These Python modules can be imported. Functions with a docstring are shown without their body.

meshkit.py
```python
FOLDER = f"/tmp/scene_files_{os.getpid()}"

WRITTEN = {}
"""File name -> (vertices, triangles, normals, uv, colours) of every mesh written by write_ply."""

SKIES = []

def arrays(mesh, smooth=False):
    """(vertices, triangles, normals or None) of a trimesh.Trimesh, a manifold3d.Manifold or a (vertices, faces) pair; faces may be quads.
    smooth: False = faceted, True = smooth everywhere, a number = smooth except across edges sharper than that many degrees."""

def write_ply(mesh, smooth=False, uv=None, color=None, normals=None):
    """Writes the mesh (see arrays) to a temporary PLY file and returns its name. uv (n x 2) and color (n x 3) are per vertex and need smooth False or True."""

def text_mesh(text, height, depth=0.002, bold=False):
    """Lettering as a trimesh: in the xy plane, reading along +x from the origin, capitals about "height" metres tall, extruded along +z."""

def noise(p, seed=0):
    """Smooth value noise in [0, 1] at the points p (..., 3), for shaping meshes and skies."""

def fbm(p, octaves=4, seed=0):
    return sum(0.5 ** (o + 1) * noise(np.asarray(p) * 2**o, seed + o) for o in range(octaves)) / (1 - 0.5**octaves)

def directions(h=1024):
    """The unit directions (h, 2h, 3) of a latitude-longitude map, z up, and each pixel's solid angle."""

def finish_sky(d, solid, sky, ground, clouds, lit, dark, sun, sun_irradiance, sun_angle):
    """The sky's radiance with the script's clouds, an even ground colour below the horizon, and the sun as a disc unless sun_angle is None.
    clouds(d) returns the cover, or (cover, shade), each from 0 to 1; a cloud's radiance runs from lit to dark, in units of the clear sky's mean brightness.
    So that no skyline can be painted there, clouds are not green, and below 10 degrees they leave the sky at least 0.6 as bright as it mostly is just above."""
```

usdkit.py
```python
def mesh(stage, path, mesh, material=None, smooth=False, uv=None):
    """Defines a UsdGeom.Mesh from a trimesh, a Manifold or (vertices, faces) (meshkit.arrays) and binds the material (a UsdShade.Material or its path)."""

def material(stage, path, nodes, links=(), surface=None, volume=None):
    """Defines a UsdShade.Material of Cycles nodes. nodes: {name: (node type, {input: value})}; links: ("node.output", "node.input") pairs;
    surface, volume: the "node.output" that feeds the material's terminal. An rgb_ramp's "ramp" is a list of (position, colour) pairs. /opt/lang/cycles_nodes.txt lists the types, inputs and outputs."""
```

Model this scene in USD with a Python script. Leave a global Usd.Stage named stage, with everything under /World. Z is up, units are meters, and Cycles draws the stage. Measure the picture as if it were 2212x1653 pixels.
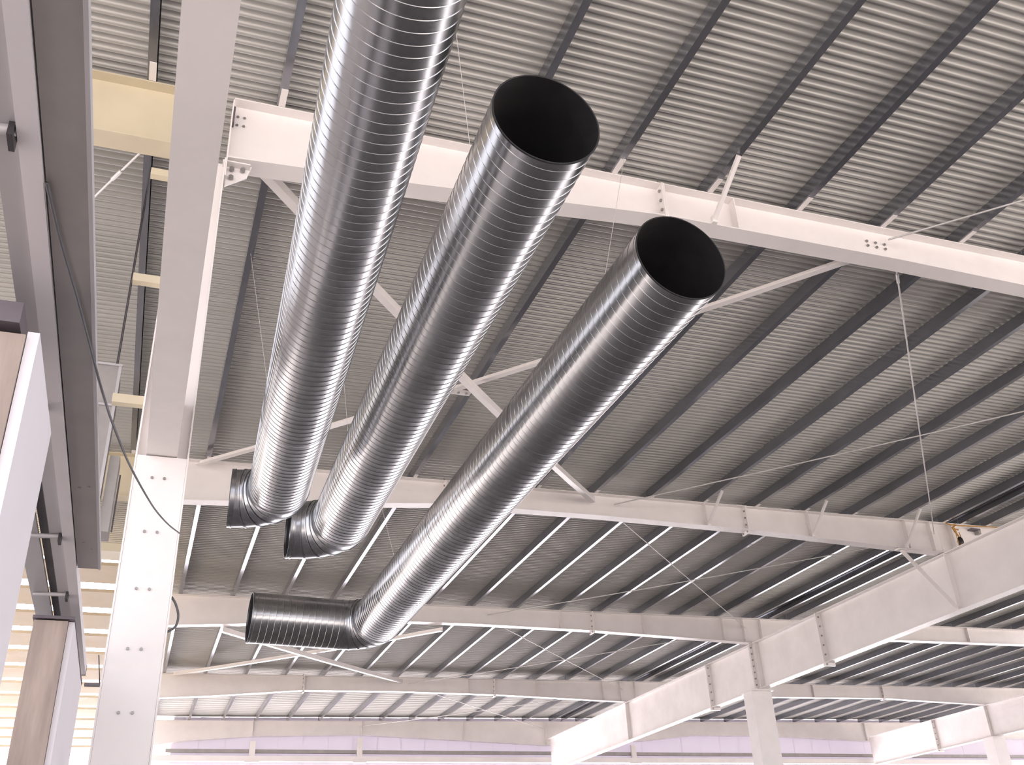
import math, numpy as np, trimesh, usdkit
from shapely.geometry import Polygon
from pxr import Usd, UsdGeom, UsdLux, UsdShade, Gf, Vt, Sdf

stage = Usd.Stage.CreateInMemory()
UsdGeom.SetStageUpAxis(stage, UsdGeom.Tokens.z)
UsdGeom.SetStageMetersPerUnit(stage, 1.0)
UsdGeom.Xform.Define(stage, '/World')
UsdGeom.Scope.Define(stage, '/World/Looks')

# ------------------------------------------------------------------ camera (hand-held at the origin, floor 1.6 m below)
F_PX, W_PX, H_PX = 2124.82, 2212.0, 1653.0
YAW, PITCH, ROLL = [math.radians(a) for a in (21.037, 28.8315, -2.9375)]
fw = np.array([math.sin(YAW) * math.cos(PITCH), math.cos(YAW) * math.cos(PITCH), math.sin(PITCH)])
rt = np.array([math.cos(YAW), -math.sin(YAW), 0.0])
up = np.cross(rt, fw)
RT = math.cos(ROLL) * rt + math.sin(ROLL) * up
UP = -math.sin(ROLL) * rt + math.cos(ROLL) * up
cam = UsdGeom.Camera.Define(stage, '/World/camera')
cam.CreateHorizontalApertureAttr(36.0)
cam.CreateFocalLengthAttr(36.0 * F_PX / W_PX)
m = Gf.Matrix4d(1.0)
for r, v in enumerate((RT, UP, -fw)):
    m.SetRow(r, Gf.Vec4d(float(v[0]), float(v[1]), float(v[2]), 0.0))
m.SetRow(3, Gf.Vec4d(0, 0, 0, 1))
cam.AddTransformOp().Set(m)
cam.CreateExposureAttr(-0.97)

# ------------------------------------------------------------------ daylight
sky = UsdLux.DomeLight.Define(stage, '/World/sky')
sky.CreateIntensityAttr(1.5)
sky.CreateColorAttr(Gf.Vec3f(0.95, 0.93, 1.0))
sun = UsdLux.DistantLight.Define(stage, '/World/sun')
sun.CreateIntensityAttr(140000.0)
sun.CreateAngleAttr(0.6)
sun.CreateColorAttr(Gf.Vec3f(1.0, 0.95, 0.90))
SUN_AZ, SUN_EL = 46.0, 54.0       # azimuth from +Y clockwise, elevation
sun.AddRotateXYZOp().Set(Gf.Vec3f(90.0 - SUN_EL, 0, 180.0 - SUN_AZ))


def visible(pts, margin=200):
    """whether a line between two points comes within the frame"""
    a, b = [np.asarray(p, float) for p in pts]
    for t in np.linspace(0, 1, 40):
        p = a + (b - a) * t
        c = p @ fw
        if c > 0.3:
            x, y = W_PX / 2 + F_PX * (p @ RT) / c, H_PX / 2 - F_PX * (p @ UP) / c
            if -margin < x < W_PX + margin and -margin < y < H_PX + margin:
                return True
    return False


# ------------------------------------------------------------------ materials
def mat(name, nodes, links, surface='p.BSDF'):
    return usdkit.material(stage, '/World/Looks/' + name, nodes, links, surface=surface)


def paint(name, c, rough=0.45, metal=0.0, var=0.06, scale=1.5, spec=0.5, bump=0.0, stretch=(1, 1, 1), rvar=0.08):
    """a plain coat with soft cloudy variation in tone and gloss"""
    lo = [max(0, x * (1 - var)) for x in c]
    hi = [min(1, x * (1 + var)) for x in c]
    nodes = {
        'tc': ('texture_coordinate', {}),
        'mp': ('mapping', {'scale': stretch}),
        'n': ('noise_texture', {'scale': scale, 'detail': 5.0, 'roughness': 0.6}),
        'r': ('rgb_ramp', {'ramp': [(0.3, lo), (0.7, hi)]}),
        'rr': ('map_range', {'from_min': 0.3, 'from_max': 0.7, 'to_min': max(0.02, rough - rvar), 'to_max': rough + rvar}),
        'p': ('principled_bsdf', {'metallic': metal, 'specular_ior_level': spec}),
    }
    links = [('tc.object', 'mp.vector'), ('mp.vector', 'n.vector'), ('n.fac', 'r.fac'), ('n.fac', 'rr.value'),
             ('r.color', 'p.base_color'), ('rr.result', 'p.roughness')]
    if bump:
        nodes['b'] = ('bump', {'strength': bump, 'distance': 0.01})
        links += [('n.fac', 'b.height'), ('b.normal', 'p.normal')]
    return mat(name, nodes, links)


M = {}
M['white'] = paint('white_paint', (0.82, 0.775, 0.755), 0.30, var=0.04, scale=0.9)
M['white_soffit'] = M['white']
M['cream'] = paint('cream_bounce_tint', (0.58, 0.51, 0.37), 0.5, var=0.06, scale=1.2)  # warm bounce light on the left rafters is put into this cream
M['sheet'] = paint('roof_sheet_zinc', (0.48, 0.468, 0.44), 0.40, metal=0.25, var=0.10, scale=0.7, stretch=(0.25, 1.0, 1.0))
M['purlin'] = paint('purlin_zinc', (0.25, 0.255, 0.28), 0.15, metal=0.75, var=0.10, rvar=0.04, scale=1.6, stretch=(1, 0.4, 1))
M['purlin_b'] = paint('purlin_zinc_dull', (0.21, 0.215, 0.24), 0.19, metal=0.75, var=0.12, rvar=0.05, scale=2.1, stretch=(1, 0.4, 1))
M['duct'] = paint('duct_zinc', (0.45, 0.452, 0.463), 0.23, metal=1.0, var=0.07, scale=2.6, rvar=0.03)
M['duct_b'] = paint('duct_zinc_elbow', (0.42, 0.425, 0.445), 0.22, metal=1.0, var=0.10, scale=3.0, rvar=0.06)
M['bead'] = paint('duct_joint_band', (0.36, 0.37, 0.39), 0.30, metal=1.0, var=0.1, scale=3.0)
M['shade_liner'] = paint('duct_inner_shade', (0.018, 0.017, 0.018), 0.75, var=0.15, scale=6.0)  # near black stands in for the shade inside the ducts
M['galv'] = paint('galvanised_flat', (0.34, 0.32, 0.305), 0.50, metal=0.15, var=0.14, scale=2.2)
M['rail_white'] = paint('rail_paint', (0.78, 0.74, 0.76), 0.45, var=0.04, scale=2.0)
M['galv_light'] = paint('galvanised_rail', (0.50, 0.48, 0.49), 0.45, metal=0.1, var=0.06, scale=2.0)
M['darksteel'] = paint('dark_steel', (0.05, 0.045, 0.05), 0.5, var=0.2, scale=4.0)
M['plum'] = paint('plum_steel', (0.14, 0.12, 0.135), 0.5, var=0.15, scale=4.0)
M['concrete'] = paint('stained_shaded_board', (0.36, 0.29, 0.25), 0.75, var=0.30, scale=3.0, stretch=(3, 3, 0.35), bump=0.2)  # brown holds real stains plus the shade of the post fronts
M['whiteboard'] = paint('white_render', (0.80, 0.77, 0.80), 0.6, var=0.03, scale=1.0)
M['tan'] = paint('tan_slat', (0.52, 0.42, 0.29), 0.6, var=0.10, scale=1.4)
M['bolt'] = paint('bolt_zinc', (0.34, 0.33, 0.32), 0.4, metal=0.6, var=0.1)
M['rope'] = paint('orange_rope', (0.50, 0.27, 0.08), 0.8, var=0.2, scale=30)
M['black'] = paint('black_iron', (0.02, 0.02, 0.02), 0.5, var=0.1)
M['wire'] = paint('steel_wire', (0.60, 0.58, 0.57), 0.4, metal=0.2, var=0.1)
M['cable'] = paint('grey_cable', (0.12, 0.12, 0.13), 0.6, var=0.1)
M['clad'] = mat('translucent_cladding', {'d': ('diffuse_bsdf', {'color': (0.76, 0.735, 0.765)}), 't': ('translucent_bsdf', {'color': (0.50, 0.472, 0.525)}),
                                        'm': ('mix_closure', {'fac': 0.42})}, [('d.BSDF', 'm.closure1'), ('t.BSDF', 'm.closure2')], surface='m.closure')  # translucence added so the end wall lets light into the far bays
M['floor'] = paint('concrete_floor', (0.15, 0.138, 0.135), 0.55, var=0.12, scale=0.35)
M['apron'] = paint('added_bounce_apron', (0.80, 0.765, 0.83), 0.8, var=0.04, scale=0.08)  # added white ground, lilac tinted, bouncing light into the far bays
M['ground'] = paint('pale_ground', (0.40, 0.368, 0.352), 0.9, var=0.10, scale=0.08)

# ------------------------------------------------------------------ scene helpers
used = {}


def fresh(parent, name):
    k = (parent, name)
    used[k] = used.get(k, -1) + 1
    return f'{parent}/{name}' + (f'_{used[k]:03d}' if used[k] else '')


class Thing:
    def __init__(self, name, label=None, cat=None, base=(0, 0, 0), group=None, kind=None):
        self.path = fresh('/World', name)
        self.base = np.asarray(base, float)
        x = UsdGeom.Xform.Define(stage, self.path)
        x.AddTranslateOp().Set(Gf.Vec3d(*map(float, self.base)))
        self.prim = x.GetPrim()
        tag(self.prim, label, cat, group, kind)

    def part(self, name, mesh, material, smooth=False, label=None, under=None, kind=None):
        p = fresh(under or self.path, name)
        v, f = vf(mesh)
        g = usdkit.mesh(stage, p, (v - self.base, f), M[material], smooth=smooth)
        if label:
            g.GetPrim().SetCustomDataByKey('label', label)
        if kind:
            g.GetPrim().SetCustomDataByKey('kind', kind)
        return p


def tag(prim, label=None, cat=None, group=None, kind=None):
    for k, v in (('label', label), ('category', cat), ('group', group), ('kind', kind)):
        if v:
            prim.SetCustomDataByKey(k, v)


def single(name, mesh, material, label=None, cat=None, group=None, kind=None, smooth=False):
    """a thing that is one mesh"""
    v, f = vf(mesh)
    c = np.array([v[:, 0].mean(), v[:, 1].mean(), v[:, 2].min()])
    g = usdkit.mesh(stage, fresh('/World', name), (v - c, f), M[material], smooth=smooth)
    g.AddTranslateOp().Set(Gf.Vec3d(*map(float, c)))
    tag(g.GetPrim(), label, cat, group, kind)
    return g


def vf(mesh):
    if isinstance(mesh, (tuple, list)) and not hasattr(mesh[0], 'vertices'):
        return np.asarray(mesh[0], float), np.asarray(mesh[1])
    if isinstance(mesh, list):
        mesh = trimesh.util.concatenate(mesh)
    return np.array(mesh.vertices, float), np.array(mesh.faces)


# ------------------------------------------------------------------ shapes
def box(x0, x1, y0, y1, z0, z1):
    b = trimesh.creation.box([x1 - x0, y1 - y0, z1 - z0])
    b.apply_translation([(x0 + x1) / 2, (y0 + y1) / 2, (z0 + z1) / 2])
    return b


def loft(sections):
    """closed skin through sections of equally many corners (k x n x 3), ends capped (convex)"""
    s = np.asarray(sections, float)
    k, n = s.shape[:2]
    v = s.reshape(-1, 3)
    f = []
    for i in range(k - 1):
        for j in range(n):
            a, b = i * n + j, i * n + (j + 1) % n
            f += [(a, b, b + n), (a, b + n, a + n)]
    for j in range(1, n - 1):
        f += [(0, j + 1, j), ((k - 1) * n, (k - 1) * n + j, (k - 1) * n + j + 1)]
    mesh = trimesh.Trimesh(v, f, process=False)
    mesh.fix_normals()
    return mesh


def extrude_y(poly, y0, y1):
    """polygon of (x, z) corners swept along y"""
    mesh = trimesh.creation.extrude_polygon(Polygon(poly), y1 - y0, engine='earcut')
    v = mesh.vertices.copy()
    mesh.vertices = np.stack([v[:, 0], y0 + v[:, 2], v[:, 1]], 1)
    mesh.fix_normals()
    return mesh


def bar(p, q, w, t, side=(0, 0, 1)):
    """flat bar from p to q, w wide along side x direction, t thick"""
    p, q = np.asarray(p, float), np.asarray(q, float)
    d = (q - p) / np.linalg.norm(q - p)
    a = np.cross(d, side)
    a /= np.linalg.norm(a)
    b = np.cross(d, a)
    ring = [a * w / 2 + b * t / 2, -a * w / 2 + b * t / 2, -a * w / 2 - b * t / 2, a * w / 2 - b * t / 2]
    return loft([[p + r for r in ring], [q + r for r in ring]])


def tube(pts, r, sides=8):
    p = np.asarray(pts, float)
    t = np.gradient(p, axis=0)
    t /= np.linalg.norm(t, axis=1, keepdims=True)
    ref = np.array([0, 0, 1.0]) if abs(t[:, 2]).max() < 0.95 else np.array([0.3, 1.0, 0.1])
    a = np.cross(t, ref)
    a /= np.linalg.norm(a, axis=1, keepdims=True)
    b = np.cross(t, a)
    g = np.arange(sides) * 2 * math.pi / sides
    return loft(p[:, None] + r * (np.cos(g)[None, :, None] * a[:, None] + np.sin(g)[None, :, None] * b[:, None]))


def smooth_path(pts, n=8):
    """Catmull-Rom through the points"""
    p = np.asarray(pts, float)
    p = np.vstack([2 * p[0] - p[1], p, 2 * p[-1] - p[-2]])
    out = []
    for i in range(1, len(p) - 2):
        for t in np.linspace(0, 1, n, endpoint=False):
            out.append(0.5 * (2 * p[i] + (p[i + 1] - p[i - 1]) * t + (2 * p[i - 1] - 5 * p[i] + 4 * p[i + 1] - p[i + 2]) * t * t
                              + (3 * p[i] - p[i - 1] - 3 * p[i + 1] + p[i + 2]) * t ** 3))
    return np.array(out + [p[-2]])


def bolt(c, axis, r=0.022, h=0.02):
    """hexagon bolt head centred at c, pointing along axis"""
    b = trimesh.creation.cylinder(r, h, sections=6)
    b.apply_transform(trimesh.geometry.align_vectors([0, 0, 1], np.asarray(axis, float)))
    b.apply_translation(c)
    return b


def plate_strip(line, y0, y1, t):
    """a flange: a strip that follows the polyline of (x, z) with thickness t downwards"""
    return loft([[(x, y0, z), (x, y1, z), (x, y1, z - t), (x, y0, z - t)] for x, z in line])


S = 0.013068                      # roof slope along x
FRAMES = [8.320, 18.003, 26.745, 35.943, 44.543]
ORD = ['first', 'second', 'third', 'fourth', 'fifth', 'sixth', 'seventh', 'eighth', 'ninth', 'tenth', 'eleventh', 'twelfth', 'thirteenth',
       'fourteenth', 'fifteenth', 'sixteenth', 'seventeenth', 'eighteenth', 'nineteenth', 'twentieth', 'twenty-first', 'twenty-second',
       'twenty-third', 'twenty-fourth', 'twenty-fifth', 'twenty-sixth', 'twenty-seventh']


def top(x):
    return 8.0 + S * x


# ================================================================== the setting
FLOOR = -1.6
single('floor', [box(-0.9, 52, -0.5, 43.6, FLOOR - 0.2, FLOOR), box(-4.0, -0.9, -0.5, 18.0, FLOOR - 0.2, FLOOR)], 'floor', kind='structure')
single('ground', box(-12, 70, 43.65, 130, FLOOR - 0.19, FLOOR - 0.05), 'apron', label='added white apron, unseen beyond the far end, to brighten the far bays', kind='structure')
single('ground', box(-160, 240, -160, 260, FLOOR - 0.6, FLOOR - 0.21), 'ground', label='pale sunlit ground outside the hall', kind='structure')

# the roof: corrugated sheets laid side by side, ribs along x
ceiling = Thing('ceiling', 'grey corrugated metal roof sheets seen from below', None, (0, 0, 8), kind='structure')
PITCH_M, RIBS, STEPS, AMP = 0.122, 8, 12, 0.027


def roof_sheet(x0, x1, y0, ribs, dz):
    n = ribs * STEPS + 3
    y = y0 + np.arange(n) * PITCH_M / STEPS
    ph = 2 * math.pi * (y - y0) / PITCH_M
    c = np.cos(ph)
    prof = AMP * np.sign(c) * np.abs(c) ** 0.5
    v, rows = [], []
    for off in (0.0, 0.0012):
        for x in (x0, x1):
            rows.append(len(v))
            v += [(x, yy, 8.225 + AMP + S * x + pz + dz + off) for yy, pz in zip(y, prof)]
    f = []
    for i in range(n - 1):
        a, b, c_, d = rows[0] + i, rows[1] + i, rows[2] + i, rows[3] + i
        f += [(a, a + 1, b + 1), (a, b + 1, b), (c_, d + 1, c_ + 1), (c_, d, d + 1)]
    return np.array(v), np.array(f)


yy, k = -1.6, 0
while yy < 45.0:
    ceiling.part('roof_sheet', roof_sheet(-4.2 if yy < 23.4 else -0.38, 30.0 if yy < 26 else 51.5, yy, RIBS, 0.0022 * (k % 2)), 'sheet', smooth=60)
    yy += RIBS * PITCH_M
    k += 1


# ================================================================== purlins
def purlin_section(xr, flip=False):
    """C section 200 x 75 with lips; xr: edge of its bottom flange, web to the left (or right when flipped)"""
    w, h, t, lip = 0.088, 0.2, 0.004, 0.02
    x0, x1, z = xr - w, xr, 8.022
    z += S * xr
    p = [(x0, z), (x1, z), (x1, z + lip), (x1 - t, z + lip), (x1 - t, z + t), (x0 + t, z + t), (x0 + t, z + h - t), (x1 - t, z + h - t),
         (x1 - t, z + h - lip), (x1, z + h - lip), (x1, z + h), (x0, z + h)]
    return [(2 * xr - w - x if flip else x, zz) for x, zz in p]


def purlin_x(i):
    return 3.378 + 1.3511 * i


BAYS = [(-1.3, FRAMES[0], 'in front of the nearest white rafter'), (FRAMES[0], FRAMES[1], 'between first and second white rafters'),
        (FRAMES[1], FRAMES[2], 'between second and third white rafters'), (FRAMES[2], FRAMES[3], 'between third and fourth white rafters'),
        (FRAMES[3], FRAMES[4], 'between fourth rafter and end wall')]
for bi, (ya, yb, where) in enumerate(BAYS):
    ya, yb = ya + 0.13, yb + 0.13
    for i in list(range(-9, 35)) + [100]:
        x = 18.80 if i == 100 else purlin_x(i)
        if x < -0.3 and ya > 15:
            continue
        if not visible([(x, ya, 8.05), (x, yb, 8.05)], 120):
            continue
        if i == 100:
            lab = f'extra purlin paired beside another over the big girder, {where}'
        elif x < 0.2:
            n = int(round((0.676 - x) / 1.3511)) - 1
            lab = f'dark grey purlin {ORD[n]} left of white column line, {where}'
        elif x < 17.5:
            lab = f'grey purlin {ORD[i + 2]} right of white column line, {where}'
        else:
            lab = f'grey purlin {ORD[i - 11]} beyond the big right girder, {where}'
        t = Thing('purlin', lab, 'purlin', (x, (ya + yb) / 2, top(x)), f'roof purlins {where}')
        t.part('channel', extrude_y(purlin_section(x, i == 100), ya + 0.004, yb - 0.004), 'purlin_b' if (i * 7 + bi) % 3 == 0 else 'purlin')
        z = 8.0215 + S * x
        if bi < 2:
            t.part('cleat', box(x - 0.070, x + 0.003, yb - (0.40 if bi == 0 else 0.28), yb - 0.135, z - 0.006, z), 'white', label='white painted cleat at the rafter end')


# ================================================================== rafters
FWID = 0.26


def rafter(label, x0, x1, Yf, profile, splices, material='white', stiff=(), group=None, notches=True):
    """I section along x: near flange tips at Yf; profile: (x, z of the underside)"""
    t = Thing('rafter', label, 'rafter', ((x0 + x1) / 2, Yf + 0.13, 7.4), group)
    px, pz = [p[0] for p in profile], [p[1] for p in profile]
    xs = sorted({x0, x1, *[x for x in px if x0 < x < x1]})
    low = [(x, float(np.interp(x, px, pz))) for x in xs]
    tf, bf = 0.016, 0.016
    t.part('top_flange', plate_strip([(x, top(x) + 0.018) for x in (x0, x1)], Yf, Yf + FWID, tf), material)
    t.part('bottom_flange', plate_strip([(x, z + bf) for x, z in low], Yf, Yf + FWID, bf), material)
    yw = Yf + FWID / 2
    t.part('web', loft([[(x, yw - 0.006, z + bf), (x, yw + 0.006, z + bf), (x, yw + 0.006, top(x) + 0.002), (x, yw - 0.006, top(x) + 0.002)] for x, z in low]), material)
    for xs_ in splices:
        if not x0 < xs_ < x1:
            continue
        z0 = float(np.interp(xs_, px, pz))
        pl = t.part('splice_plate', [box(xs_ - 0.02, xs_, Yf - 0.012, Yf + FWID + 0.012, z0 - 0.07, top(xs_) + 0.018), box(xs_ + 0.002, xs_ + 0.022, Yf - 0.012, Yf + FWID + 0.012, z0 - 0.07, top(xs_) + 0.018)], material)
        for k in range(5):
            zb = z0 - 0.03 + (top(xs_) - z0 + 0.09) * k / 4
            t.part('bolt', bolt((xs_ - 0.03, Yf + 0.045, zb), (-1, 0, 0)), 'bolt', under=pl)
            t.part('bolt', bolt((xs_ - 0.03, Yf + FWID - 0.045, zb), (-1, 0, 0)), 'bolt', under=pl)
    for xs_ in stiff:
        z0 = float(np.interp(xs_, px, pz)) + bf
        t.part('stiffener', box(xs_ - 0.006, xs_ + 0.006, Yf + 0.006, yw - 0.006, z0, top(xs_) + 0.002), material)
    return t


P1 = [(0.1, 7.17), (2.2, 7.305), (5.36, 7.575), (8.9, 7.62), (12.5, 7.60), (17.9, 7.46)]
P2 = [(17.9, 7.46), (23.3, 7.78), (30.4, 7.88), (35.84, 7.73)]
P3 = [(35.84, 7.73), (41.2, 8.05), (51, 8.1)]
RNAME = ['nearest', 'second', 'third', 'fourth']
for j in range(4):
    Yf = FRAMES[j]
    rafter(f'white steel I-beam rafter, {RNAME[j]} of the row, left span ending over the big girder' if j else 'white steel I-beam rafter nearest the camera, passing behind all three duct tops',
           0.145, 17.915 + 0.15, Yf, P1, (5.36, 12.5), 'white', stiff=(6.4, 16.95) if j == 0 else (11.45, 14.2, 17.0, 17.75), group='white rafters of the left span')
    rafter(f'white steel rafter, {RNAME[j]} of the row, beyond the big right girder', 18.07, 35.99, Yf, P2, (23.3, 30.4), 'white', stiff=(18.4, 26.8), group='white rafters beyond the big girder')
    if j == 3:
        rafter('far white rafter piece beyond the second girder at the right edge', 36.0, 51, Yf, P3, (41.2,), 'white', group='white rafters beyond the big girder')
rafter('cream rafter stub, warm bounce light in its colour, running left from the white column', -4.2, -0.345, FRAMES[0], [(-9, 7.12), (-0.3, 7.22)], (), 'cream', group='cream rafters of the left bay')
rafter('cream rafter, warm bounce light in its colour, behind the white column, in the left bay', -4.2, -0.40, FRAMES[1], [(-9, 7.12), (-0.3, 7.15)], (), 'cream', group='cream rafters of the left bay')
PE = [(0.6, 7.02), (1.925, 7.235), (4.7, 7.44), (9.2, 7.545), (13.9, 7.36), (17.6, 7.2), (17.95, 7.19), (23.0, 7.44), (25.8, 7.72), (30, 7.74), (36.1, 7.55), (51, 7.9)]
rafter('white end wall rafter with curved haunches above the pale cladding', 0.5, 51, FRAMES[4], PE, (), 'white', stiff=(4.6, 9.25, 13.9, 17.93, 22.5, 30.0, 36.0))

# end plate and haunch joint at the white column
ep = Thing('joint_plate', 'bolted white joint bracket where the nearest rafter meets the column', 'bracket', (0.2, 8.32, 6.9))
ep.part('end_plate', box(0.131, 0.144, 8.31, 8.56, 6.92, 7.98), 'white')
gs = ep.part('gusset', extrude_y([(0.146, 7.16), (0.40, 7.18), (0.36, 7.02), (0.146, 6.86)], 8.42, 8.435), 'white')
ep.part('shelf', box(0.10, 0.38, 8.33, 8.50, 7.125, 7.14), 'white')
for bx, bz in ((0.20, 7.08), (0.31, 7.09), (0.20, 6.97)):
    ep.part('bolt', bolt((bx, 8.39, bz), (0, -1, 0), 0.028, 0.03), 'bolt')
for bx, bz in ((0.20, 7.86), (0.27, 7.86), (0.20, 7.74), (0.27, 7.74)):
    ep.part('bolt', bolt((bx, 8.437, bz), (0, -1, 0), 0.016, 0.012), 'bolt')
ep.part('slot_shadow_plate', box(0.1445, 0.165, 8.33, 8.42, 7.68, 7.90), 'plum', label='dark plate painted as shade in the slot')  # dark piece laid in for the shade of the slot

# ================================================================== columns and girders
col = Thing('column', 'white steel column at left with rows of bolt pairs', 'column', (-0.09, 8.44, FLOOR))
col.part('flange', box(-0.311, -0.297, 8.32, 8.56, FLOOR, 7.16), 'white')
col.part('flange', box(0.116, 0.130, 8.32, 8.56, FLOOR, 7.16), 'white')
col.part('web', box(-0.297, 0.116, 8.435, 8.447, FLOOR, 7.16), 'white')
cv = col.part('cover_plate', box(-0.296, 0.115, 8.326, 8.338, FLOOR, 3.70), 'white')
for zb in (3.496, 3.009, 2.520, 2.036, 1.550, 1.06, 0.57):
    for xb in (-0.150, -0.050):
        col.part('bolt', bolt((xb, 8.32, zb), (0, -1, 0), 0.013, 0.014), 'bolt', under=cv)
for z0 in (6.80, 5.50, 4.2):
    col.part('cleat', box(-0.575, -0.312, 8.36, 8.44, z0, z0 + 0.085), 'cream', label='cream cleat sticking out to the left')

lg = Thing('girder', 'pale steel girder overhead running from above the camera to the column', 'girder', (-0.1, 4, 3.72))
lg.part('bottom_flange', box(-0.222, 0.030, -1.4, 8.42, 3.71, 3.724), 'white')
lg.part('web', box(-0.102, -0.090, -1.4, 8.42, 3.724, 4.28), 'white')
lg.part('top_flange', box(-0.222, 0.030, -1.4, 8.42, 4.28, 4.294), 'white')
single('girder_post', box(-0.25, 0.05, -1.54, -1.41, FLOOR, 4.294), 'white', 'white post carrying the overhead girder behind the camera', 'post')

rg = Thing('girder', 'big white girder crossing the right side on a column', 'girder', (18.07, 30, 6.0))
X0 = 17.92
ZT, ZB = 7.44, 6.03


def girder_parts(t, x0, y0, y1, zb, zt, splices, stiffs):
    t.part('top_flange', box(x0, x0 + 0.3, y0, y1, zt - 0.02, zt), 'white')
    t.part('bottom_flange', box(x0, x0 + 0.3, y0, y1, zb, zb + 0.02), 'white')
    t.part('web', box(x0 + 0.144, x0 + 0.156, y0, y1, zb + 0.02, zt - 0.02), 'white')
    for ys in splices:
        pl = t.part('splice_plate', [box(x0 - 0.03, x0 + 0.33, ys - 0.025, ys - 0.001, zb - 0.09, zt + 0.015 if False else zt + 0.0), box(x0 - 0.03, x0 + 0.33, ys + 0.001, ys + 0.025, zb - 0.09, zt)], 'white')
        for k in range(6):
            zz = zb - 0.04 + (zt - zb + 0.0) * k / 5.3
            t.part('bolt', bolt((x0 + 0.05, ys - 0.037, zz), (0, -1, 0), 0.028, 0.024), 'bolt', under=pl)
    for ys in stiffs:
        t.part('stiffener', box(x0 + 0.006, x0 + 0.144, ys - 0.007, ys + 0.007, zb + 0.02, zt - 0.02), 'white')


girder_parts(rg, X0, 9.5, 44.4, ZB, ZT, (23.3, 29.65), (18.0, 26.6, 26.95, 36.05))
rg2 = Thing('girder', 'far white girder at the lower right edge of the hall', 'girder', (36, 38, 6.3))
girder_parts(rg2, 35.84, 26.0, 44.4, 6.34, 7.71, (31.0, 39.5), (36.05,))

rc = Thing('column', 'white box column standing under the big right girder', 'column', (18.05, 27.0, FLOOR))
rc.part('shaft', box(17.70, 18.40, 26.80, 27.30, FLOOR, 5.98), 'white')
rc.part('cap_plate', box(17.66, 18.44, 26.70, 27.36, 5.98, 6.028), 'white')
rc.part('stiffener_plate', box(17.82, 17.915, 26.74, 26.765, 6.03, 7.44), 'white')
for k in range(7):
    rc.part('bolt', bolt((17.87, 26.728, 6.15 + 0.19 * k), (0, -1, 0), 0.026, 0.024), 'bolt')
single('column', box(35.65, 36.35, 35.8, 36.4, FLOOR, 6.338), 'white', 'white far column under the second girder', 'column')

# ================================================================== bracing
def sagged(p, q, sag, n=12):
    p, q = np.asarray(p, float), np.asarray(q, float)
    t = np.linspace(0, 1, n)[:, None]
    return p + (q - p) * t - np.array([0, 0, 1.0]) * sag * 4 * t * (1 - t)


def flat_brace(label, p, q, sag, w=0.1, gusset=True):
    pts = sagged(p, q, sag, 9)
    d = pts[-1] - pts[0]
    a = np.cross(d / np.linalg.norm(d), (0, 0, 1))
    a /= np.linalg.norm(a)
    t = Thing('brace', label, 'brace', pts[0], 'white flat diagonal braces')
    h = 0.006
    t.part('flat_leg', loft([[c + a * w / 2 + (0, 0, h), c - a * w / 2 + (0, 0, h), c - a * w / 2 - (0, 0, h), c + a * w / 2 - (0, 0, h)] for c in pts]), 'white')
    t.part('upright_leg', loft([[c + a * w / 2 + (0, 0, w), c + a * (w / 2 - 0.01) + (0, 0, w), c + a * (w / 2 - 0.01) + (0, 0, h), c + a * w / 2 + (0, 0, h)] for c in pts]), 'white')
    return t, pts


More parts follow.
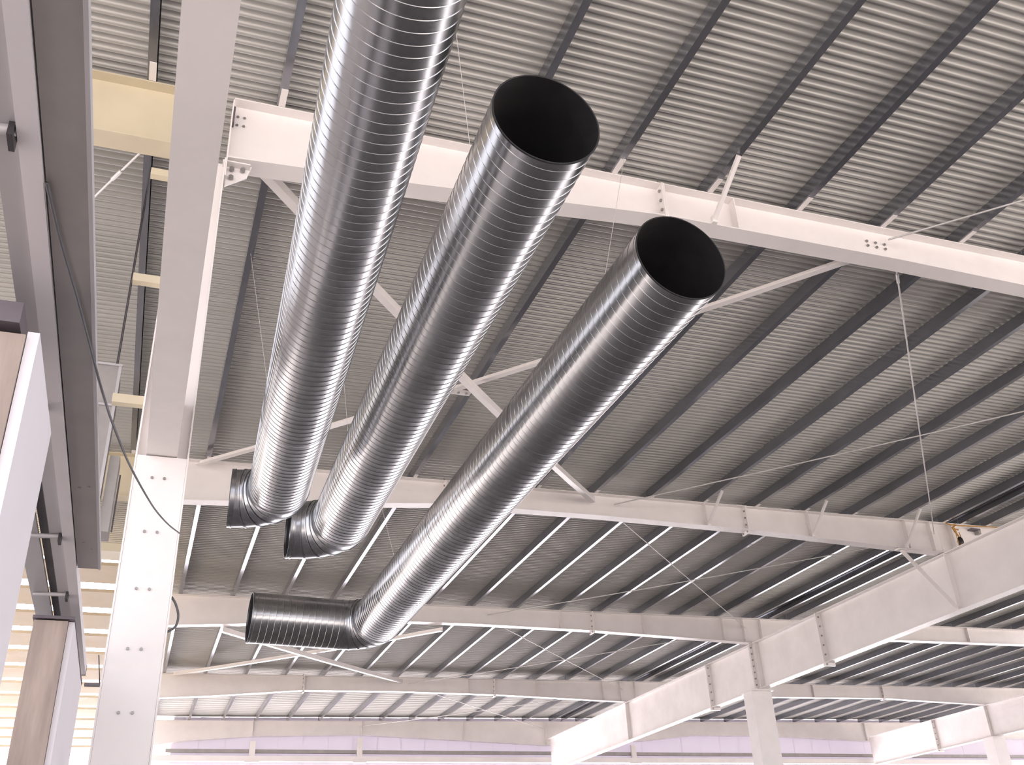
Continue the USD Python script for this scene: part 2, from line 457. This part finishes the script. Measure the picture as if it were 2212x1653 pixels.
b1, p1 = flat_brace('white diagonal brace behind the ducts, rising right from nearest to second rafter', (0.38, 8.62, 7.44), (8.63, 17.95, 7.88), 0.149, 0.11)
b2, p2 = flat_brace('white diagonal brace behind the ducts, running left from nearest to second rafter', (8.3, 8.62, 7.68), (0.45, 17.95, 7.88), 0.10, 0.11)
mid = np.array([4.05, 13.35, 7.60])
pl = b2.part('joint_plate', box(mid[0] - 0.45, mid[0] + 0.35, mid[1] - 0.10, mid[1] + 0.06, 7.545, 7.555), 'white')
for k in range(6):
    b2.part('bolt', bolt((mid[0] - 0.38 + 0.13 * k, mid[1] - 0.03, 7.535), (0, 0, -1), 0.022, 0.03), 'bolt', under=pl)
flat_brace('white diagonal brace beyond the third duct elbow, lower end at right', (7.85, 27.05, 7.45), (0.89, 35.85, 7.92), 0.04, 0.12)
flat_brace('white diagonal brace beyond the third duct elbow, lower end at left', (1.77, 27.05, 7.16), (8.86, 35.85, 7.90), 0.03, 0.12)


def rod(label, p, q, sag=0.0):
    t = Thing('tie_rod', label, 'tie rod', p, 'thin crossing tie rods')
    t.part('rod', tube(sagged(p, q, sag, 10), 0.013, 6), 'wire', smooth=True)
    p, q = np.asarray(p, float), np.asarray(q, float)
    d = (q - p) / np.linalg.norm(q - p)
    t.part('turnbuckle', tube([p + d * 0.5, p + d * 0.75], 0.024, 6), 'wire', smooth=True)


RODW = ['before the nearest white rafter', 'between first and second white rafters', 'between second and third white rafters', 'between third and fourth white rafters', 'between fourth rafter and end wall']
for bi in range(5):
    ya, yb = (BAYS[bi][0] + 0.268, BAYS[bi][1] - 0.008)
    za = 7.92
    if bi == 0:
        rod(f'thin steel tie rod from upper right down to bolts, {RODW[0]}', (17.8, ya, za), (8.78, yb, za))
        continue
    rod(f'thin tie rod slanting away to the right, {RODW[bi]}', (9.1, ya, za), (17.8, yb, za), 0.0)
    rod(f'thin tie rod slanting away to the left, {RODW[bi]}', (17.7, ya, za), (9.15, yb, za - 0.02), 0.05)

for k, (xs_, Yf) in enumerate([(6.02, FRAMES[0]), (11.45, FRAMES[1]), (14.2, FRAMES[1]), (16.85, FRAMES[1])]):
    zl = float(np.interp(xs_, [p[0] for p in P1], [p[1] for p in P1]))
    lab = ['thin white stay strut on the nearest rafter, right of the third duct mouth', 'left one of three thin white stays on the second rafter',
           'middle one of three thin white stays on the second rafter', 'right one of three thin white stays on the second rafter, near the hook'][k]
    t = Thing('stay', lab, 'stay', (xs_, Yf, zl), 'thin white fly stays')
    t.part('strut', bar((xs_, Yf - 0.75, top(xs_) - 0.01), (xs_, Yf - 0.03, zl + 0.05), 0.05, 0.05, (1, 0, 0)), 'white')
    t.part('foot', box(xs_ - 0.035, xs_ + 0.035, Yf - 0.05, Yf - 0.001, zl + 0.0, zl + 0.09), 'white')
t = Thing('stay', 'wide white slanting stay from second rafter down across the big girder', 'stay', (17.0, 18, 6.2))
t.part('strut', bar((16.72, 18.06, 7.455), (17.90, 18.0, 6.10), 0.12, 0.012, (0, 1, 0)), 'white')
t.part('head_plate', box(16.60, 16.84, 17.99, 18.14, 7.445, 7.475), 'white')

rod('thin pale diagonal rod below the cream rafter stub, left of the column', (-0.72, 8.6, 7.26), (-1.45, 10.3, 7.55))
bb = Thing('anchor_bolts', 'small cluster of bolt heads on nearest rafter where the tie rod ends', 'bolts', (8.7, 8.44, 7.8))
for k in range(6):
    bb.part('bolt', bolt((8.52 + 0.145 * (k % 3), 8.433, 7.93 - 0.075 * (k // 3)), (0, -1, 0), 0.02, 0.022), 'bolt')
cl = Thing('beam_clamp', 'small dark beam clamp on second rafter, right of the hook', 'clamp', (19.3, 18.0, 8.1))
cl.part('jaw', box(19.02, 19.30, 17.98, 18.12, 8.135, 8.175), 'plum')
cl.part('shank', box(19.22, 19.30, 17.985, 18.11, 8.04, 8.133), 'galv')

# ================================================================== spiral ducts
R = 0.4
PITCH_D = 0.103


def frame(t):
    t = np.asarray(t, float) / np.linalg.norm(t)
    u = np.cross(t, [0, 0, 1.0])
    u /= np.linalg.norm(u)
    return t, u, np.cross(u, t)


def spiral(p, q, r=R, seg=72, pitch=PITCH_D):
    """a length of spiral-seam pipe: a raised helical lock seam every pitch"""
    p, q = np.asarray(p, float), np.asarray(q, float)
    L = np.linalg.norm(q - p)
    t, u, w = frame(q - p)
    prof = [(0.0, 0.0), (0.003, 0.0034), (0.009, 0.0034), (0.012, 0.0), (0.018, 0.0), (pitch - 0.010, 0.0)]
    turns = int(L / pitch) + 2
    th = np.linspace(0, 2 * math.pi, seg + 1)
    rows = []
    for k in range(-1, turns):
        for o, h in prof:
            s = np.clip(k * pitch + o + th / (2 * math.pi) * pitch, 0, L)
            rr = r + h
            rows.append(p + s[:, None] * t + rr * (np.cos(th)[:, None] * u + np.sin(th)[:, None] * w))
    v = np.array(rows)
    n = len(v)
    i, j = np.meshgrid(np.arange(n - 1), np.arange(seg), indexing='ij')
    a = i * (seg + 1) + j
    quads = np.stack([a, a + seg + 1, a + seg + 2, a + 1], -1).reshape(-1, 4)
    v = v.reshape(-1, 3)
    e = np.linalg.norm(v[quads[:, 0]] - v[quads[:, 1]], axis=1) + np.linalg.norm(v[quads[:, 3]] - v[quads[:, 2]], axis=1)
    quads = quads[e > 1e-6]
    return v, np.vstack([quads[:, [0, 2, 1]], quads[:, [0, 3, 2]]])


def ring_shell(c, t, r_in, r_out, length, seg=72):
    """a short collar: outer and inner wall with annular ends, from c along t"""
    t, u, w = frame(t)
    th = np.arange(seg) * 2 * math.pi / seg
    circ = np.cos(th)[:, None] * u + np.sin(th)[:, None] * w
    loops = [c + r_in * circ, c + r_out * circ, c + t * length + r_out * circ, c + t * length + r_in * circ]
    v = np.vstack(loops)
    f = []
    for k in range(4):
        for j in range(seg):
            a, b = k * seg + j, k * seg + (j + 1) % seg
            a2, b2 = ((k + 1) % 4) * seg + j, ((k + 1) % 4) * seg + (j + 1) % seg
            f += [(a, b, b2), (a, b2, a2)]
    return v, np.array(f)


def pipe_wall(p, q, r, seg=48):
    p, q = np.asarray(p, float), np.asarray(q, float)
    t, u, w = frame(q - p)
    th = np.arange(seg) * 2 * math.pi / seg
    circ = np.cos(th)[:, None] * u + np.sin(th)[:, None] * w
    v = np.vstack([p + r * circ, q + r * circ])
    f = [x for j in range(seg) for x in ((j, (j + 1) % seg, seg + (j + 1) % seg), (j, seg + (j + 1) % seg, seg + j))]
    return v, np.array(f)


def elbow(thing, c, t1, t2, rc, gores, r=R, material='duct_b'):
    """gored 90 degree bend about corner c, from direction t1 into t2; returns where it starts and ends"""
    t1, t2 = np.asarray(t1, float) / np.linalg.norm(t1), np.asarray(t2, float) / np.linalg.norm(t2)
    cen = c - rc * t1 + rc * t2
    nrm = np.cross(t1, t2)
    nrm /= np.linalg.norm(nrm)
    holder = fresh(thing.path, 'elbow')
    UsdGeom.Xform.Define(stage, holder)
    th = np.linspace(0, 2 * math.pi, 65)[:-1]

    def ring(a, rr):
        rad = -t2 * math.cos(a) + t1 * math.sin(a)           # from the bend's centre outwards
        return cen + rad * rc + rr * (np.cos(th)[:, None] * rad + np.sin(th)[:, None] * nrm), rad
    ang = np.linspace(0, math.pi / 2, gores + 1)
    for k in range(gores):
        a, b = ang[k], ang[k + 1]
        ra, _ = ring(a, r)
        rb, _ = ring(b, r)
        v = np.vstack([ra, rb])
        f = [x for j in range(64) for x in ((j, (j + 1) % 64, 64 + (j + 1) % 64), (j, 64 + (j + 1) % 64, 64 + j))]
        thing.part('gore', (v, np.array(f)), material, smooth=40, under=holder)
    for k in range(0, gores + 1):
        a = ang[k]
        rad = -t2 * math.cos(a) + t1 * math.sin(a)
        tan = t1 * math.cos(a) + t2 * math.sin(a)
        cc = cen + rad * rc
        thing.part('seam', ring_shell(cc - tan * 0.008, tan, r - 0.002, r + 0.009, 0.016, 64), 'bead', smooth=40, under=holder)
    return c - rc * t1, c + rc * t2


def duct(label, near, corner, tail, rc, gores, joints, far_len, hang, k=1.0):
    """k scales the whole run about the camera's place in the hall (distance and gauge together)"""
    r = R * k
    near, corner = np.asarray(near, float) * k, np.asarray(corner, float) * k
    rc, far_len = rc * k, far_len * k
    t1 = (corner - near) / np.linalg.norm(corner - near)
    t2 = np.asarray(tail, float)
    t2 = t2 - (t2 @ t1) * t1
    t2 /= np.linalg.norm(t2)
    d = Thing('spiral_duct', label, 'duct', near + (0, 0, -r), 'shiny spiral ventilation ducts')
    a, b = elbow(d, corner, t1, t2, rc, gores, r)
    L = np.linalg.norm(a - near)
    cuts = [0.0] + [j * k for j in joints if 0 < j * k < L] + [L]
    for n in range(len(cuts) - 1):
        d.part('pipe_section', spiral(near + t1 * cuts[n], near + t1 * cuts[n + 1], r - 0.0015 * (n % 2), pitch=PITCH_D * k), 'duct', smooth=25)
        if n:
            d.part('joint_band', ring_shell(near + t1 * (cuts[n] - 0.02), t1, r - 0.004, r + 0.004, 0.04), 'duct_b', smooth=25)
    d.part('shade_liner', pipe_wall(near + t1 * 0.006, a, r - 0.008), 'shade_liner', smooth=True, label='inside of the duct with its shade painted near black')
    d.part('rim', ring_shell(near - t1 * 0.002, t1, r - 0.009, r + 0.002, 0.012), 'shade_liner', smooth=25, label='rim of the open mouth in the same painted shade')
    if far_len > 0:
        d.part('pipe_section', spiral(b, b + t2 * far_len, r, pitch=PITCH_D * k), 'duct', smooth=25)
    end = b + t2 * far_len
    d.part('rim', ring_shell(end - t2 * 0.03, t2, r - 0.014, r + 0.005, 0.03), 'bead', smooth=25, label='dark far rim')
    d.part('shade_liner', pipe_wall(b, end - t2 * 0.002, r - 0.013), 'shade_liner', smooth=True)
    for s, words in hang:
        c = near + t1 * s
        px = min((purlin_x(i) for i in range(-4, 12)), key=lambda x: abs(x - 0.04 - c[0]))
        hw = Thing('hanger_wire', words, 'wire', c, 'thin duct hanger wires')
        hw.part('eyelet', box(c[0] - 0.02, c[0] + 0.02, c[1] - 0.02, c[1] + 0.02, c[2] + r - 0.002, c[2] + r + 0.012), 'duct')
        hw.part('wire', tube([c + (0, 0, r + 0.003), (px - 0.04, c[1], top(px) + 0.021)], 0.003, 5), 'wire')
    return d


duct('shiny spiral duct running off the top edge above the camera, the left duct', (0.74, -1.2, 5.136), (1.422, 13.113, 5.319), (-1, 0, 0), 0.575, 5, (11.6,), 0.05,
     [(5.0, 'thin wire hanging the left duct near the nearest white rafter'), (12.2, 'thin wire hanging the left duct just before its elbow')], 0.86)
duct('shiny spiral duct with a dark round open mouth, the middle duct', (2.162, 4.683, 4.925), (2.292, 13.253, 4.975), (-1, 0, 0), 0.60, 5, (), 0.06,
     [(1.6, 'thin wire hanging the middle duct behind its open mouth'), (7.4, 'thin wire hanging the middle duct just before its elbow')], 1.0)
duct('shiny spiral duct with lowest open mouth and long sideways tail, the right duct', (3.609, 5.489, 4.595), (3.446, 16.093, 4.442), (-1, -0.03, 0.026), 0.52, 5, (2.94, 5.96, 7.29, 8.6), 1.46,
     [(1.7, 'thin wire hanging the right duct behind its open mouth'), (10.2, 'thin wire hanging the right duct just before its elbow')], 1.15)

# ================================================================== left foreground: runway beam on supports
ra = Thing('runway_channel', 'dark galvanised channel nearest the camera at left, with square cut end', 'channel', (-0.38, 3, 1.9))
ra.part('plate', box(-0.436, -0.322, -0.5, 5.94, 1.90, 1.908), 'galv')
ra.part('lip', box(-0.326, -0.314, -0.5, 5.94, 1.895, 1.93), 'galv_light')
ra.part('back', box(-0.436, -0.428, -0.5, 5.94, 1.908, 2.02), 'galv')
for xx, yy_ in ((-0.40, 4.72), (-0.36, 4.70), (-0.395, 5.5), (-0.36, 5.6)):
    ra.part('rivet', bolt((xx, yy_, 1.897), (0, 0, -1), 0.006, 0.005), 'bolt')
rb = Thing('rail', 'long pale square rail beside the dark channel at left', 'rail', (-0.467, 4, 1.895))
rb.part('tube', box(-0.496, -0.441, -0.5, 8.6, 1.885, 1.96), 'rail_white')
rb.part('end_cap', box(-0.498, -0.439, 8.6, 8.62, 1.883, 1.962), 'darksteel')
rl = Thing('runway_ladder', 'pair of grey flat rails joined by small cross bars at far left', 'rail', (-0.6, 4, 1.9))
rl.part('flat_rail', box(-0.562, -0.500, -0.5, 7.6, 1.905, 1.925), 'galv_light')
rl.part('flat_rail', box(-0.716, -0.617, 0.5, 7.6, 1.905, 1.925), 'galv_light')
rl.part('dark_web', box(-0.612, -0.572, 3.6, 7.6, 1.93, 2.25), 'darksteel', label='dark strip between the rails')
for yb_ in (2.25, 3.85, 5.40, 6.45):
    rl.part('cross_bar', tube([(-0.70, yb_ + 0.03, 1.893), (-0.500, yb_, 1.893)], 0.012 if yb_ > 3 else 0.016, 10), 'galv_light', smooth=40)
    rl.part('clip', box(-0.515, -0.500, yb_ - 0.02, yb_ + 0.05, 1.86, 1.904), 'darksteel')
s1 = Thing('support_post', 'near broad support post at left with brown stained, shade toned front and white side', 'post', (-0.7, 3.4, FLOOR))
s1.part('white_side', box(-0.485, -0.45, 3.00, 3.75, FLOOR, 1.72), 'whiteboard', label='white rendered side')
s1.part('stained_shaded_front', box(-1.05, -0.487, 2.985, 3.73, FLOOR, 1.70), 'concrete', label='brown stained face with shade painted in')
s1.part('bearing_plate', box(-1.05, -0.508, 2.96, 3.40, 1.725, 1.80), 'plum', label='dark bearing plate')
s2 = Thing('support_post', 'farther support post at left with rusty stained, shade toned front, lower in view', 'post', (-0.6, 7.2, FLOOR))
s2.part('stained_shaded_front', box(-0.682, -0.487, 6.62, 7.3, FLOOR, 1.775), 'concrete', label='brown stained face with shade painted in')
s2.part('white_side', box(-0.485, -0.452, 6.66, 8.5, FLOOR, 1.78), 'whiteboard', label='white side')
s2.part('cap', box(-0.69, -0.448, 6.60, 8.5, 1.782, 1.80), 'plum')
single('bracket', [box(-0.455, -0.335, 8.93, 8.99, 1.875, 1.895), box(-0.343, -0.335, 8.0, 8.96, 1.896, 1.902)], 'plum', 'small dark bar bracket between the rail end and white column', 'bracket')
single('cable', tube(smooth_path([(-0.432, 2.44, 1.885), (-0.406, 2.71, 1.885), (-0.368, 3.012, 1.885), (-0.316, 3.475, 1.885), (-0.285, 3.731, 1.885), (-0.261, 4.152, 1.969), (-0.205, 4.967, 2.144), (-0.119, 5.985, 2.382), (-0.054, 6.665, 2.549), (0.034, 7.451, 2.757), (0.13, 8.22, 2.976)]), 0.0055, 8), 'cable',
       'long grey cable slanting from the dark channel down to the white column', 'cable', smooth=True)
single('cable', tube(smooth_path([(0.131, 8.4, 2.49), (0.17, 8.4, 2.43), (0.20, 8.4, 2.34), (0.19, 8.4, 2.25), (0.131, 8.4, 2.20)]), 0.010, 8), 'cable',
       'short looped cable on the right edge of the white column', 'cable', smooth=True)

# riser box behind the channel
rs = Thing('riser_box', 'grey sheet metal riser box standing behind the runway channel', 'duct', (-0.85, 10.2, 3.6))
rs.part('casing', box(-1.02, -0.66, 10.05, 10.5, 3.9, 5.48), 'galv')
for xx in (-1.02, -0.66):
    rs.part('corner_trim', box(xx - 0.015, xx + 0.015, 10.035, 10.065, 3.6, 5.50), 'galv_light')
for zz in (5.0, 5.485):
    rs.part('band', box(-1.04, -0.64, 10.03, 10.06, zz - 0.012, zz + 0.012), 'galv_light')
rs.part('side_panel', box(-0.62, -0.52, 10.1, 10.4, 3.62, 4.45), 'galv')
for xx, yy_ in ((-0.715, 10.2), (-0.715, 10.4)):
    rs.part('hanger_rod', tube([(xx, yy_, 5.48), (xx, yy_, 8.012)], 0.007, 6), 'darksteel')
rs.part('hanging_rail', box(-0.50, -0.485, 10.1, 10.14, 3.63, 4.24), 'darksteel')

# slatted canopy outside, beyond the left bay
cn = Thing('slatted_canopy', 'canopy of tan slats with bright gaps outside at lower left', 'canopy', (-4, 28, 6.3))
for k in range(13):
    y = 19.45 + 1.745 * k
    cn.part('slat', box(-9.5, -0.45, y, y + 1.12, 6.30, 6.36), 'tan')
for x in (-9.4, -5.0, -0.6):
    cn.part('carrier', box(x - 0.05, x + 0.05, 18.4, 42.0, 6.362, 6.5), 'tan')
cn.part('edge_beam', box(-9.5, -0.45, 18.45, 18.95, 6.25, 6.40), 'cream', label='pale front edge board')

# ================================================================== hoist on the second rafter
hk = Thing('hoist_hook', 'black hook block hanging from orange rope on second rafter', 'hook', (18.45, 17.9, 7.6))
hk.part('rope_knot', [tube(smooth_path([(18.15, 17.9, 8.20), (18.30, 17.86, 8.14), (18.45, 17.9, 8.19), (18.38, 17.93, 8.09), (18.5, 17.9, 8.05)]), 0.018, 7), tube([(18.33, 17.9, 8.12), (18.40, 17.9, 7.97)], 0.03, 7)], 'rope', smooth=True)
hk.part('rope_tail', tube(smooth_path([(18.36, 17.88, 8.1), (18.37, 17.88, 7.9), (18.36, 17.88, 7.55)]), 0.012, 6), 'rope', smooth=True)
hk.part('chain', [tube([(18.40, 17.9, 7.98), (18.46, 17.9, 7.86)], 0.018, 6), tube([(18.50, 17.9, 7.99), (18.53, 17.9, 7.75)], 0.012, 6)], 'rope', smooth=True)
hb = trimesh.creation.icosphere(2, 1.0)
hb.apply_scale([0.085, 0.06, 0.13])
hb.apply_translation([18.47, 17.9, 7.74])
hk.part('block', hb, 'black', smooth=True)
hk.part('hook', tube(smooth_path([(18.47, 17.9, 7.63), (18.47, 17.9, 7.58), (18.51, 17.9, 7.55), (18.54, 17.9, 7.60)]), 0.016, 7), 'black', smooth=True)
single('rope', tube(smooth_path([(18.42, 17.88, 8.15), (19.6, 17.93, 8.225), (21.5, 17.96, 8.255), (24.0, 17.97, 8.285)]), 0.014, 6), 'rope', 'orange rope running right from the hook along the roof', 'rope', smooth=True)

# ================================================================== end wall
we = Thing('wall_end', 'pale ribbed cladding of the far end wall', None, (25, 44.9, 6), kind='structure')
for k in range(46):
    x = 1.4 + 1.08 * k
    we.part('cladding_sheet', box(x, x + 1.0795, 44.90 + 0.004 * (k % 2), 44.93 + 0.004 * (k % 2), 6.2, top(x) + 0.2), 'clad')
gt = Thing('girt', 'long upper blue-grey girt on the end wall cladding', 'girt', (25, 44.8, 6.85))
gt.part('channel', box(1.2, 51, 44.72, 44.88, 6.80, 6.94), 'galv')
gt = Thing('girt', 'long pale lower girt at the bottom of the end wall', 'girt', (25, 44.8, 6.5))
gt.part('beam', box(0.7, 51, 44.55, 44.88, 6.46, 6.66), 'white')
gt.part('flange', box(0.7, 51, 44.50, 44.88, 6.44, 6.458), 'white')
for x, lab in ((4.65, 'short white end wall post, left of two'), (9.2, 'short white end wall post, right of two'), (22.4, 'short white end wall post seen right of the box column')):
    t = Thing('wall_post', lab, 'post', (x, 44.7, 6.4))
    t.part('shaft', box(x - 0.12, x + 0.12, 44.58, 44.70, 6.665, 7.43 if x > 9 and x < 10 else 7.25), 'white')
    t.part('base_plate', box(x - 0.3, x + 0.3, 44.50, 44.70, 6.40, 6.437), 'white')
